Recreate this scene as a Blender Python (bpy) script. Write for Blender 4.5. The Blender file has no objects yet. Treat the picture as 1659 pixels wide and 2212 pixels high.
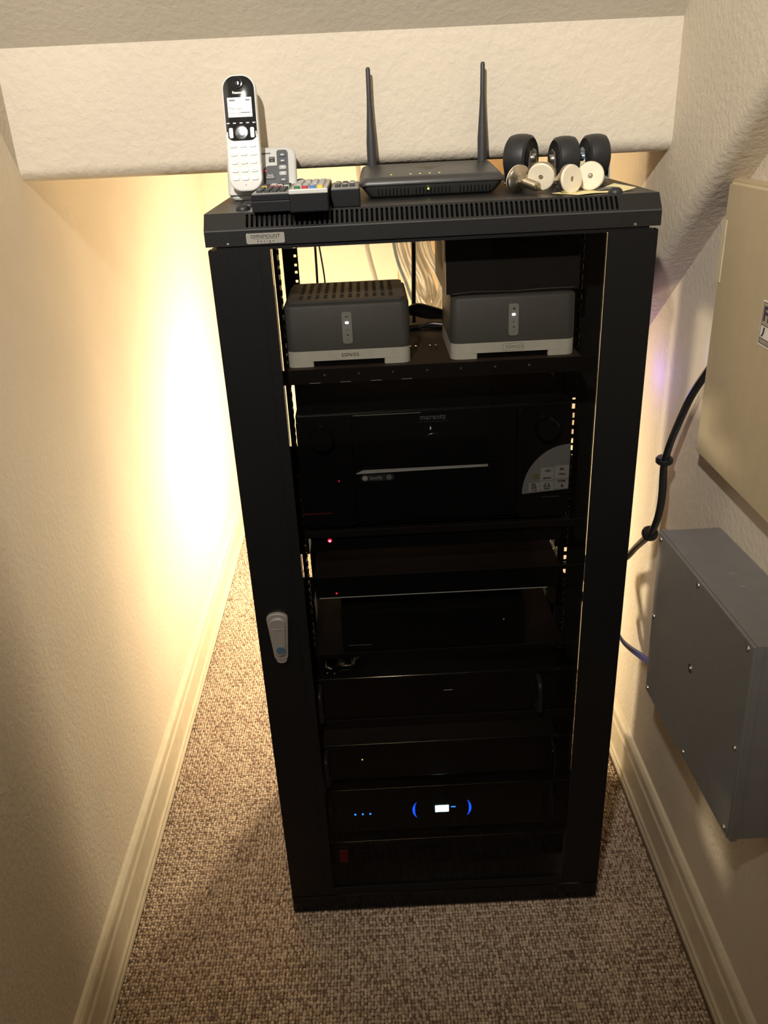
import bpy, bmesh, math, random
import numpy as np
from mathutils import Vector, Matrix, Euler
random.seed(7)
S = bpy.context.scene
COL = S.collection
PI = math.pi

# ------------------------------------------------------------------ camera, world, lights, exposure
cam_d = bpy.data.cameras.new('camera')
cam = bpy.data.objects.new('camera', cam_d)
COL.objects.link(cam)
YAW, PITCH, ROLL = 0.0040810, 0.448303, -0.0488270
fwd = Vector((math.sin(YAW)*math.cos(PITCH), math.cos(YAW)*math.cos(PITCH), -math.sin(PITCH)))
rgt = Vector((math.cos(YAW), -math.sin(YAW), 0)); upv = rgt.cross(fwd)
r2 = math.cos(ROLL)*rgt + math.sin(ROLL)*upv
u2 = -math.sin(ROLL)*rgt + math.cos(ROLL)*upv
cam.matrix_world = Matrix(((r2.x, u2.x, -fwd.x, -0.08793), (r2.y, u2.y, -fwd.y, -1.15380),
                           (r2.z, u2.z, -fwd.z, 1.42264), (0, 0, 0, 1)))
cam_d.sensor_fit = 'VERTICAL'; cam_d.sensor_height = 36.0
cam_d.lens = 1804.32/2212*36.0
cam_d.clip_start = 0.02
S.camera = cam

S.view_settings.view_transform = 'Standard'
S.view_settings.look = 'None'
S.view_settings.gamma = 1.0
S.view_settings.use_curve_mapping = False
S.view_settings.exposure = 0.0

W = bpy.data.worlds.new('world'); S.world = W
W.use_nodes = True
W.node_tree.nodes['Background'].inputs['Color'].default_value = (1.0, 0.90, 0.77, 1)
W.node_tree.nodes['Background'].inputs['Strength'].default_value = 0.10

def lamp(name, kind, loc, color, power, **kw):
    d = bpy.data.lights.new(name, kind); d.color = color; d.energy = power
    for k, v in kw.items(): setattr(d, k, v)
    o = bpy.data.objects.new(name, d); COL.objects.link(o); o.location = loc
    return o
def aim(o, target):
    o.rotation_euler = (Vector(target)-o.location).to_track_quat('-Z', 'Y').to_euler()

front = lamp('ceiling_spotlight', 'SPOT', (-0.35, -1.42, 2.22), (1.0, 0.945, 0.86), 138.0,
             spot_size=math.radians(85), spot_blend=1.0, shadow_soft_size=0.022)
aim(front, (-0.12, 0.24, 1.52))
back = lamp('work_light_reflector', 'SPOT', (0.0, 1.08, 0.56), (1.0, 0.83, 0.57), 70.0, spot_size=math.radians(168), spot_blend=0.9, shadow_soft_size=0.04)
aim(back, (-0.62, 1.70, 0.66))
spill = lamp('work_light_bulb', 'POINT', (-0.09, 0.85, 0.52), (1.0, 0.82, 0.55), 27.0, shadow_soft_size=0.03)
glow = lamp('network_light', 'POINT', (0.432, 0.125, 1.047), (0.45, 0.48, 1.0), 0.020, shadow_soft_size=0.01)
glow2 = lamp('indicator_light', 'POINT', (0.395, 0.36, 0.955), (0.18, 0.10, 1.0), 0.13, shadow_soft_size=0.01)

# ------------------------------------------------------------------ materials
def mat(name, col, rough=0.5, metal=0.0, spec=0.5, var=0.06, vscale=40.0, emit=None, estr=0.0, bump=0.0, bscale=200.0, coat=0.0):
    m = bpy.data.materials.new(name); m.use_nodes = True
    nt = m.node_tree; b = nt.nodes['Principled BSDF']
    tc = nt.nodes.new('ShaderNodeTexCoord')
    nz = nt.nodes.new('ShaderNodeTexNoise'); nz.inputs['Scale'].default_value = vscale; nz.inputs['Detail'].default_value = 3
    nt.links.new(tc.outputs['Object'], nz.inputs['Vector'])
    cr = nt.nodes.new('ShaderNodeValToRGB')
    lo = [max(0, c*(1-var)) for c in col]; hi = [min(1, c*(1+var)) for c in col]
    cr.color_ramp.elements[0].position = 0.3; cr.color_ramp.elements[1].position = 0.7
    cr.color_ramp.elements[0].color = (*lo, 1); cr.color_ramp.elements[1].color = (*hi, 1)
    nt.links.new(nz.outputs['Fac'], cr.inputs['Fac'])
    nt.links.new(cr.outputs['Color'], b.inputs['Base Color'])
    b.inputs['Roughness'].default_value = rough; b.inputs['Metallic'].default_value = metal
    b.inputs['Specular IOR Level'].default_value = spec
    b.inputs['Coat Weight'].default_value = coat
    if emit:
        b.inputs['Emission Color'].default_value = (*emit, 1); b.inputs['Emission Strength'].default_value = estr
    if bump:
        n2 = nt.nodes.new('ShaderNodeTexNoise'); n2.inputs['Scale'].default_value = bscale; n2.inputs['Detail'].default_value = 2
        nt.links.new(tc.outputs['Object'], n2.inputs['Vector'])
        bp = nt.nodes.new('ShaderNodeBump'); bp.inputs['Strength'].default_value = bump; bp.inputs['Distance'].default_value = 0.001
        nt.links.new(n2.outputs['Fac'], bp.inputs['Height']); nt.links.new(bp.outputs['Normal'], b.inputs['Normal'])
    return m

def plaster(name, col, strength=0.5, scale=70.0, dist=0.0022):
    m = mat(name, col, rough=0.75, spec=0.25, var=0.035, vscale=5.0)
    nt = m.node_tree; b = nt.nodes['Principled BSDF']
    tc = nt.nodes.new('ShaderNodeTexCoord')
    n = nt.nodes.new('ShaderNodeTexNoise'); n.inputs['Scale'].default_value = scale; n.inputs['Detail'].default_value = 4.0; n.inputs['Roughness'].default_value = 0.55
    n.inputs['Distortion'].default_value = 0.25
    nt.links.new(tc.outputs['Object'], n.inputs['Vector'])
    r = nt.nodes.new('ShaderNodeValToRGB'); r.color_ramp.elements[0].position = 0.34; r.color_ramp.elements[1].position = 0.70
    nt.links.new(n.outputs['Fac'], r.inputs['Fac'])
    bp = nt.nodes.new('ShaderNodeBump'); bp.inputs['Strength'].default_value = strength; bp.inputs['Distance'].default_value = dist
    nt.links.new(r.outputs['Color'], bp.inputs['Height']); nt.links.new(bp.outputs['Normal'], b.inputs['Normal'])
    return m

M = {}
M['wall'] = plaster('wall_plaster', (0.66, 0.585, 0.475), 0.36, 105.0, 0.0018)
M['soffit'] = plaster('soffit_plaster', (0.70, 0.625, 0.51), 0.36, 80.0, 0.0024)
M['ceiling'] = plaster('ceiling_plaster', (0.66, 0.60, 0.50), 0.25, 100.0, 0.0018)
M['trim'] = mat('painted_trim', (0.64, 0.575, 0.435), 0.35)
M['black'] = mat('black_powder_coat', (0.0045, 0.0045, 0.0048), 0.45, spec=0.25, bump=0.25, bscale=900)
M['cap'] = mat('charcoal_powder_coat', (0.011, 0.011, 0.0113), 0.38, spec=0.4, bump=0.25, bscale=900)
M['capedge'] = mat('highlight_cover_edge', (0.06, 0.06, 0.06), 0.35)  # pale grey for the painted highlight on the cover fold
M['blackgloss'] = mat('black_gloss_panel', (0.004, 0.004, 0.0045), 0.22, spec=0.3)
M['phoneface'] = mat('glossy_phone_face', (0.020, 0.020, 0.021), 0.05, coat=0.2)
M['padchrome'] = mat('dark_chrome_pad', (0.25, 0.26, 0.28), 0.15, 0.9, var=0.5, vscale=300)
M['dark'] = mat('dark_interior_metal', (0.003, 0.003, 0.003), 0.9, spec=0.05)
M['rubber'] = mat('black_rubber', (0.018, 0.019, 0.021), 0.45, var=0.2, vscale=60)
M['steel'] = mat('zinc_steel', (0.62, 0.60, 0.56), 0.28, 1.0, var=0.1)
M['nickel'] = mat('nickel_steel', (0.62, 0.55, 0.44), 0.25, 1.0, var=0.12)
M['bluesteel'] = mat('blue_zinc_steel', (0.45, 0.58, 0.72), 0.2, 1.0, var=0.15)
M['nylon'] = mat('cream_nylon', (0.80, 0.72, 0.56), 0.4, var=0.04)
M['silver'] = mat('silver_plastic', (0.56, 0.56, 0.54), 0.38, 0.0)
M['whitephone'] = mat('pearl_white_plastic', (0.80, 0.80, 0.78), 0.25, coat=0.3)
M['badge'] = mat('brushed_badge', (0.50, 0.48, 0.43), 0.35, 0.6)
M['ink'] = mat('black_ink', (0.015, 0.015, 0.015), 0.6)
M['greyink'] = mat('grey_ink', (0.20, 0.20, 0.19), 0.6)
M['dimink'] = mat('dim_grey_ink', (0.07, 0.07, 0.065), 0.6)
M['whiteink'] = mat('white_ink', (0.8, 0.8, 0.78), 0.5)
M['ampgrey'] = mat('dark_grey_amplifier_plastic', (0.075, 0.073, 0.068), 0.5, bump=0.3, bscale=1200)
M['amptop'] = mat('grey_amplifier_top', (0.10, 0.095, 0.09), 0.45)
M['ampwhite'] = mat('off_white_amplifier_base', (0.62, 0.61, 0.53), 0.45)
M['amppanel'] = mat('grey_control_strip', (0.30, 0.30, 0.28), 0.4)
M['beigebox'] = mat('beige_painted_metal', (0.50, 0.41, 0.265), 0.72, spec=0.2, var=0.03)
M['beigelight'] = mat('pale_beige_strip', (0.60, 0.52, 0.35), 0.45, spec=0.3)
M['greybox'] = mat('grey_painted_steel', (0.18, 0.176, 0.172), 0.38, 0.0, var=0.05, bump=0.15, bscale=400)
M['paper'] = mat('yellow_paper', (0.86, 0.76, 0.40), 0.7)
M['sticker'] = mat('white_sticker', (0.78, 0.75, 0.68), 0.5)
M['stickergrey'] = mat('grey_sticker', (0.26, 0.26, 0.25), 0.5)
M['stickermid'] = mat('mid_grey_print', (0.15, 0.148, 0.148), 0.5)
M['navyink'] = mat('navy_ink', (0.02, 0.025, 0.06), 0.5)
M['whitecable'] = mat('white_cable_jacket', (0.82, 0.80, 0.74), 0.4)
M['bluecable'] = mat('blue_cable_jacket', (0.02, 0.07, 0.45), 0.35)
M['blackcable'] = mat('black_cable_jacket', (0.010, 0.011, 0.012), 0.35)
M['wood'] = mat('brown_board', (0.16, 0.095, 0.05), 0.6, var=0.25, vscale=15)
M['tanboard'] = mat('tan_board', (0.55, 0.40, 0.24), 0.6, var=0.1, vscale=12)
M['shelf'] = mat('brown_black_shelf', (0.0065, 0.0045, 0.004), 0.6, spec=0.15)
M['shelftop'] = mat('brown_lit_shelf', (0.045, 0.030, 0.021), 0.55, spec=0.2)  # paler copy of the shelf brown, with lamp light painted in
M['gripdim'] = mat('dark_nickel_grip', (0.05, 0.05, 0.052), 0.4, 0.6)
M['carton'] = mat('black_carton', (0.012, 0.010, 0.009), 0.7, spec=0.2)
M['handle'] = mat('satin_nickel_handle', (0.40, 0.37, 0.34), 0.42, 0.6)
M['lock'] = mat('blue_grey_lock', (0.10, 0.19, 0.28), 0.3, 0.5)
M['btn'] = mat('charcoal_button', (0.045, 0.05, 0.055), 0.45)
M['btnlight'] = mat('light_grey_button', (0.40, 0.40, 0.40), 0.45)
M['remotetop'] = mat('grey_remote_face', (0.16, 0.155, 0.14), 0.4)
M['remotesilver'] = mat('silver_remote_face', (0.55, 0.52, 0.45), 0.35, 0.4)
M['red'] = mat('red_button', (0.45, 0.03, 0.05), 0.4)
M['green'] = mat('green_button', (0.04, 0.16, 0.08), 0.4)
M['blue'] = mat('blue_button', (0.06, 0.20, 0.62), 0.4)
M['yellow'] = mat('yellow_button', (0.80, 0.58, 0.06), 0.4)
M['remotebody'] = mat('navy_black_plastic', (0.006, 0.0068, 0.009), 0.45, spec=0.3)
M['screen'] = mat('lit_lcd_screen', (0.50, 0.52, 0.44), 0.3, emit=(0.95, 0.97, 0.84), estr=0.30)
M['router'] = mat('charcoal_router_plastic', (0.045, 0.044, 0.042), 0.36, bump=0.15, bscale=1500)
M['antenna'] = mat('dark_antenna_plastic', (0.035, 0.035, 0.038), 0.5)
M['gold'] = mat('printed_gold', (0.13, 0.115, 0.04), 0.5)
def led(name, col, s): return mat(name, col, 0.4, emit=col, estr=s)
M['ledwhite'] = led('white_led', (0.75, 0.85, 1.0), 4.0)
M['ledred'] = led('red_led', (1.0, 0.01, 0.06), 2.2)
M['ledredcore'] = led('red_led_core', (1.0, 0.45, 0.55), 6.0)
M['leddim'] = led('dim_red_led', (0.9, 0.02, 0.06), 0.9)
M['redline'] = led('dim_red_print', (0.10, 0.005, 0.005), 0.008)
M['ledgreen'] = led('green_led', (0.55, 0.9, 0.15), 1.6)
M['ledblue'] = led('blue_led', (0.02, 0.17, 1.0), 4.5)
M['ledcyan'] = led('cyan_display', (0.55, 0.9, 1.0), 22.0)
M['arc'] = led('blue_arc_light', (0.004, 0.06, 1.0), 3.2)
M['rocker'] = led('red_rocker', (0.20, 0.005, 0.006), 0.03)

def glass_mat():
    m = bpy.data.materials.new('smoked_glass'); m.use_nodes = True; nt = m.node_tree
    for n in list(nt.nodes): nt.nodes.remove(n)
    out = nt.nodes.new('ShaderNodeOutputMaterial'); mix = nt.nodes.new('ShaderNodeMixShader')
    tr = nt.nodes.new('ShaderNodeBsdfTransparent'); tr.inputs['Color'].default_value = (0.79, 0.78, 0.765, 1)
    gl = nt.nodes.new('ShaderNodeBsdfGlossy'); gl.inputs['Roughness'].default_value = 0.03; gl.inputs['Color'].default_value = (0.9, 0.9, 0.9, 1)
    fr = nt.nodes.new('ShaderNodeFresnel'); fr.inputs['IOR'].default_value = 1.16
    nt.links.new(fr.outputs[0], mix.inputs[0]); nt.links.new(tr.outputs[0], mix.inputs[1]); nt.links.new(gl.outputs[0], mix.inputs[2])
    nt.links.new(mix.outputs[0], out.inputs[0])
    return m
M['glass'] = glass_mat()

def carpet_mat():
    m = bpy.data.materials.new('berber_loops'); m.use_nodes = True; nt = m.node_tree; b = nt.nodes['Principled BSDF']
    at = nt.nodes.new('ShaderNodeAttribute'); at.attribute_name = 'tone'
    cr = nt.nodes.new('ShaderNodeValToRGB')
    e = cr.color_ramp.elements
    e[0].position = 0.0; e[0].color = (0.17, 0.112, 0.078, 1)
    e[1].position = 1.0; e[1].color = (0.76, 0.625, 0.48, 1)
    x = e.new(0.18); x.color = (0.42, 0.31, 0.225, 1)
    x = e.new(0.55); x.color = (0.58, 0.455, 0.34, 1)
    tc = nt.nodes.new('ShaderNodeTexCoord'); n = nt.nodes.new('ShaderNodeTexNoise'); n.inputs['Scale'].default_value = 9
    nt.links.new(tc.outputs['Object'], n.inputs['Vector'])
    mx = nt.nodes.new('ShaderNodeMath'); mx.operation = 'MULTIPLY_ADD'; mx.inputs[1].default_value = 0.35
    nt.links.new(n.outputs['Fac'], mx.inputs[0])
    ad = nt.nodes.new('ShaderNodeMath'); ad.operation = 'SUBTRACT'; ad.inputs[1].default_value = 0.175
    nt.links.new(at.outputs['Fac'], mx.inputs[2]); nt.links.new(mx.outputs[0], ad.inputs[0])
    nf_ = nt.nodes.new('ShaderNodeTexNoise'); nf_.inputs['Scale'].default_value = 420; nf_.inputs['Detail'].default_value = 2
    nt.links.new(tc.outputs['Object'], nf_.inputs['Vector'])
    m2 = nt.nodes.new('ShaderNodeMath'); m2.operation = 'MULTIPLY_ADD'; m2.inputs[1].default_value = 0.9; m2.inputs[2].default_value = -0.45
    nt.links.new(nf_.outputs['Fac'], m2.inputs[0])
    a2 = nt.nodes.new('ShaderNodeMath'); a2.operation = 'ADD'
    nt.links.new(ad.outputs[0], a2.inputs[0]); nt.links.new(m2.outputs[0], a2.inputs[1])
    nt.links.new(a2.outputs[0], cr.inputs['Fac']); nt.links.new(cr.outputs['Color'], b.inputs['Base Color'])
    b.inputs['Roughness'].default_value = 0.95; b.inputs['Specular IOR Level'].default_value = 0.1
    n3 = nt.nodes.new('ShaderNodeTexNoise'); n3.inputs['Scale'].default_value = 650
    nt.links.new(tc.outputs['Object'], n3.inputs['Vector'])
    bp = nt.nodes.new('ShaderNodeBump'); bp.inputs['Strength'].default_value = 0.9; bp.inputs['Distance'].default_value = 0.0015
    nt.links.new(n3.outputs['Fac'], bp.inputs['Height']); nt.links.new(bp.outputs['Normal'], b.inputs['Normal'])
    return m
M['carpet'] = carpet_mat()
M['carpetbase'] = mat('carpet_backing', (0.14, 0.095, 0.066), 0.95, spec=0.1)

# ------------------------------------------------------------------ mesh helpers
def obj(name, bm, m, parent=None, loc=(0, 0, 0), rot=(0, 0, 0), smooth=False):
    me = bpy.data.meshes.new(name)
    bmesh.ops.recalc_face_normals(bm, faces=bm.faces[:])
    bm.to_mesh(me); bm.free()
    ms = m if isinstance(m, (list, tuple)) else [m]
    for k in ms: me.materials.append(M[k])
    if smooth:
        for p in me.polygons: p.use_smooth = True
        try: me.set_sharp_from_angle(angle=math.radians(38))
        except Exception: pass
    o = bpy.data.objects.new(name, me); COL.objects.link(o)
    o.location = loc; o.rotation_euler = rot
    if parent: o.parent = parent
    return o
def thing(name, label, cat, loc=(0, 0, 0), rot=(0, 0, 0), group=None):
    o = bpy.data.objects.new(name, None); COL.objects.link(o); o.empty_display_size = 0.02
    o.location = loc; o.rotation_euler = rot
    o['label'] = label; o['category'] = cat
    if group: o['group'] = group
    return o
def tag(o, label, cat, group=None, kind=None):
    o['label'] = label; o['category'] = cat
    if group: o['group'] = group
    if kind: o['kind'] = kind
    return o
def structure(o, label=None):
    o['kind'] = 'structure'
    if label: o['label'] = label
    return o

def box(bm, x0, x1, y0, y1, z0, z1, bev=0.0, seg=2):
    r = bmesh.ops.create_cube(bm, size=1.0)
    vs = r['verts']
    for v in vs:
        v.co = Vector(((x0+x1)/2+v.co.x*(x1-x0), (y0+y1)/2+v.co.y*(y1-y0), (z0+z1)/2+v.co.z*(z1-z0)))
    if bev:
        es = list({e for v in vs for e in v.link_edges})
        bmesh.ops.bevel(bm, geom=es, offset=bev, segments=seg, affect='EDGES', profile=0.5)
    return bm
def bx(*a, **k): return box(bmesh.new(), *a, **k)
def cyl(bm, p0, p1, r0, r1=None, n=20, caps=True):
    p0, p1 = Vector(p0), Vector(p1); r1 = r0 if r1 is None else r1
    d = p1-p0
    q = d.to_track_quat('Z', 'Y').to_matrix().to_4x4()
    bmesh.ops.create_cone(bm, cap_ends=caps, segments=n, radius1=r0, radius2=r1, depth=d.length,
                          matrix=Matrix.Translation((p0+p1)/2) @ q)
    return bm
def lathe(bm, prof, axis_p=(0, 0, 0), axis_d=(0, 0, 1), n=24, mi=0):
    """profile of (radius, height) pairs turned about an axis"""
    q = Vector(axis_d).to_track_quat('Z', 'Y').to_matrix(); P = Vector(axis_p)
    rings = []
    for r, h in prof:
        if r < 1e-6: rings.append([bm.verts.new(P + q @ Vector((0, 0, h)))])
        else: rings.append([bm.verts.new(P + q @ Vector((r*math.cos(2*PI*i/n), r*math.sin(2*PI*i/n), h))) for i in range(n)])
    for a, b in zip(rings, rings[1:]):
        for i in range(n):
            j = (i+1) % n
            if len(a) == 1 and len(b) == 1: continue
            if len(a) == 1: f = bm.faces.new((a[0], b[i], b[j]))
            elif len(b) == 1: f = bm.faces.new((a[i], a[j], b[0]))
            else: f = bm.faces.new((a[i], a[j], b[j], b[i]))
            f.material_index = mi
    return bm
def prism(bm, pts, d0, d1, axis='y', bev=0.0, seg=2):
    """polygon extruded along an axis: axis y takes (x,z) points, x takes (y,z), z takes (x,y)"""
    def mk(a, b, d):
        return Vector((a, d, b)) if axis == 'y' else Vector((d, a, b)) if axis == 'x' else Vector((a, b, d))
    A = [bm.verts.new(mk(a, b, d0)) for a, b in pts]; B = [bm.verts.new(mk(a, b, d1)) for a, b in pts]
    n = len(pts)
    f0 = bm.faces.new(A); f1 = bm.faces.new(B[::-1])
    for i in range(n):
        bm.faces.new((A[i], B[i], B[(i+1) % n], A[(i+1) % n]))
    if bev:
        bmesh.ops.bevel(bm, geom=list(f0.edges), offset=bev, segments=seg, affect='EDGES', profile=0.5)
    return bm
def rrect(x0, x1, z0, z1, r, n=5, corners=(1, 1, 1, 1)):
    """rounded rectangle, corners in order lower-left, lower-right, upper-right, upper-left"""
    out = []
    for k, (cx, cz, a0) in enumerate(((x0, z0, PI), (x1, z0, 1.5*PI), (x1, z1, 0), (x0, z1, .5*PI))):
        rr = r*corners[k]
        if rr < 1e-6: out.append((cx, cz)); continue
        ox = cx + (rr if k in (0, 3) else -rr); oz = cz + (rr if k < 2 else -rr)
        for i in range(n+1):
            a = a0 + .5*PI*i/n
            out.append((ox+rr*math.cos(a), oz+rr*math.sin(a)))
    return out
def rslab(bm, x0, x1, z0, z1, r, y0, y1, bev=0.001, n=6, corners=(1, 1, 1, 1), steps=4, back=0.0):
    """rounded slab facing -y with a rolled front edge (and back edge)"""
    st = [(bev*(1-math.sin(.5*PI*i/steps)), y0+bev*(1-math.cos(.5*PI*i/steps))) for i in range(steps+1)]
    if back: st += [(back*(1-math.cos(.5*PI*i/steps)), y1-back*(1-math.sin(.5*PI*i/steps))) for i in range(steps+1)]
    else: st += [(0, y1)]
    rings = []
    for ins, y in st:
        rings.append([bm.verts.new((a, y, b)) for a, b in rrect(x0+ins, x1-ins, z0+ins, z1-ins, max(r-ins, .0003), n, corners)])
    for a, b in zip(rings, rings[1:]):
        for i in range(len(a)): bm.faces.new((a[i], a[(i+1) % len(a)], b[(i+1) % len(a)], b[i]))
    bm.faces.new(rings[0][::-1]); bm.faces.new(rings[-1]); return bm
def circle(cx, cz, r, n=20): return [(cx+r*math.cos(2*PI*i/n), cz+r*math.sin(2*PI*i/n)) for i in range(n)]
def spline(pts, sub=8):
    P = [Vector(p) for p in pts]; P = [P[0]*2-P[1]] + P + [P[-1]*2-P[-2]]
    out = []
    for i in range(1, len(P)-2):
        for k in range(sub):
            t = k/sub; a, b, c, d = P[i-1:i+3]
            out.append(0.5*((2*b)+(c-a)*t+(2*a-5*b+4*c-d)*t*t+(3*b-a-3*c+d)*t**3))
    out.append(P[-2]); return out
def tube(bm, pts, r, n=8, sub=6):
    P = spline(pts, sub) if sub > 1 else [Vector(p) for p in pts]
    t0 = (P[1]-P[0]).normalized(); nrm = t0.orthogonal().normalized()
    rings = []
    for i, p in enumerate(P):
        t = (P[min(i+1, len(P)-1)]-P[max(i-1, 0)]).normalized()
        nrm = (nrm - t*nrm.dot(t)).normalized(); b = t.cross(nrm)
        rr = r(i/(len(P)-1)) if callable(r) else r
        rings.append([bm.verts.new(p+rr*(math.cos(2*PI*k/n)*nrm+math.sin(2*PI*k/n)*b)) for k in range(n)])
    for a, b in zip(rings, rings[1:]):
        for k in range(n): bm.faces.new((a[k], a[(k+1) % n], b[(k+1) % n], b[k]))
    bm.faces.new(rings[0][::-1]); bm.faces.new(rings[-1])
    return bm
def text(name, s, size, m, parent, loc, rot=(PI/2, 0, 0), ext=0.0002, align='CENTER', sx=1.0, bold=0.0, spacing=1.0):
    cu = bpy.data.curves.new(name, 'FONT'); cu.body = s; cu.size = size; cu.extrude = ext; cu.align_x = align; cu.align_y = 'CENTER'
    cu.resolution_u = 2; cu.offset = bold; cu.space_character = spacing
    t = bpy.data.objects.new(name, cu); COL.objects.link(t)
    bpy.context.view_layer.update()
    me = bpy.data.meshes.new_from_object(t.evaluated_get(bpy.context.evaluated_depsgraph_get()))
    bpy.data.objects.remove(t); me.materials.clear(); me.materials.append(M[m])
    o = bpy.data.objects.new(name, me); COL.objects.link(o)
    o.location = loc; o.rotation_euler = rot; o.scale = (sx, 1, 1)
    if parent: o.parent = parent
    return o

# ------------------------------------------------------------------ the setting
XL, XR, YB = -0.617, 0.447, 1.785
structure(obj('floor', bx(XL-.1, XR+.1, -2.6, YB+.1, -0.05, -0.004), 'carpetbase'), 'floor under the beige carpet')
structure(obj('wall_left', bx(XL-.1, XL, -2.6, YB+.1, -0.05, 2.75), 'wall'), 'textured cream wall left of the rack')
structure(obj('wall_right', bx(XR, XR+.1, -2.6, YB+.1, -0.05, 2.75), 'wall'), 'textured cream wall behind the two wall boxes')
structure(obj('wall_back', bx(XL-.1, XR+.1, YB, YB+.1, -0.05, 2.75), 'wall'), 'cream wall behind the rack')
structure(obj('trim_3', bx(0.012, XR, YB-.09, YB, 0, 1.62), 'tanboard'), 'tan chase against the back wall behind the white cables')
# sloping underside of the stairs, then the flat ceiling towards the viewer
def ceiling():
    bm = bmesh.new()
    prism(bm, [(0.30, 1.4755), (-0.90, 2.60), (-2.6, 2.60), (-2.6, 2.75), (-0.85, 2.75), (0.30, 1.66)], XL-.05, XR+.05, 'x')
    box(bm, XL-.05, XR+.05, 0.28, YB+.05, 1.62, 1.72)
    return bm
structure(obj('ceiling', ceiling(), 'ceiling'), 'sloping grey-cream ceiling above the beam')
def soffit():
    bm = bmesh.new(); r = 0.022; pts = [(0.245, 1.70)]
    y0, z0 = 0.245, 1.345
    for i in range(7):
        a = PI + .5*PI*i/6
        pts.append((y0+r+r*math.cos(a), z0+r+r*math.sin(a)))
    pts += [(0.40, z0), (0.40, 1.70)]
    prism(bm, pts, XL-.02, XR+.02, 'x'); return bm
structure(obj('trim_1', soffit(), 'soffit', smooth=True), 'bright textured beam across the closet above the rack')
def bulkhead():
    bm = bmesh.new(); xi, r = 0.39, 0.020
    # cross-section (x, offset above the lower edge), swept along the stair slope
    sec = [(xi, 1.9), (xi, r)]
    for i in range(1, 7):
        a = PI + .5*PI*i/6
        sec.append((xi+r+r*math.cos(a), r+r*math.sin(a)))
    sec += [(XR+.02, 0.0), (XR+.02, 1.9)]
    ends = []
    for y in (-1.12, YB):
        zb = 1.352 - 0.80*(y-0.03)
        ends.append([bm.verts.new((x, y, min(2.74, zb+h*1.25) if h < 1 else 2.74)) for x, h in sec])
    n = len(sec)
    for i in range(n): bm.faces.new((ends[0][i], ends[1][i], ends[1][(i+1) % n], ends[0][(i+1) % n]))
    bm.faces.new(ends[0][::-1]); bm.faces.new(ends[1]); return bm
structure(obj('trim_2', bulkhead(), 'wall', smooth=True), 'stair bulkhead with a rounded sloping lower edge on the right wall')
prof = [(0, 0), (.012, 0), (.0135, .004), (.0135, .013), (.0115, .016), (.0115, .0215), (.0135, .024), (.0135, .030), (.0105, .034), (.0095, .037),
        (.0095, .092), (.0115, .095), (.0125, .099), (.0115, .103), (.0095, .106), (.0090, .112), (.0105, .116), (.0115, .124), (.0105, .132), (.006, .138), (0, .140)]
structure(obj('baseboard_left', prism(bmesh.new(), [(a, b) for a, b in prof], 0, YB+2.6, 'y'), 'trim', loc=(XL, -2.6, 0)), 'moulded cream baseboard along the left wall')
structure(obj('baseboard_right', prism(bmesh.new(), [(-a, b) for a, b in prof], 0, YB+2.6, 'y'), 'trim', loc=(XR, -2.6, 0)), 'moulded cream baseboard along the right wall')

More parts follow.
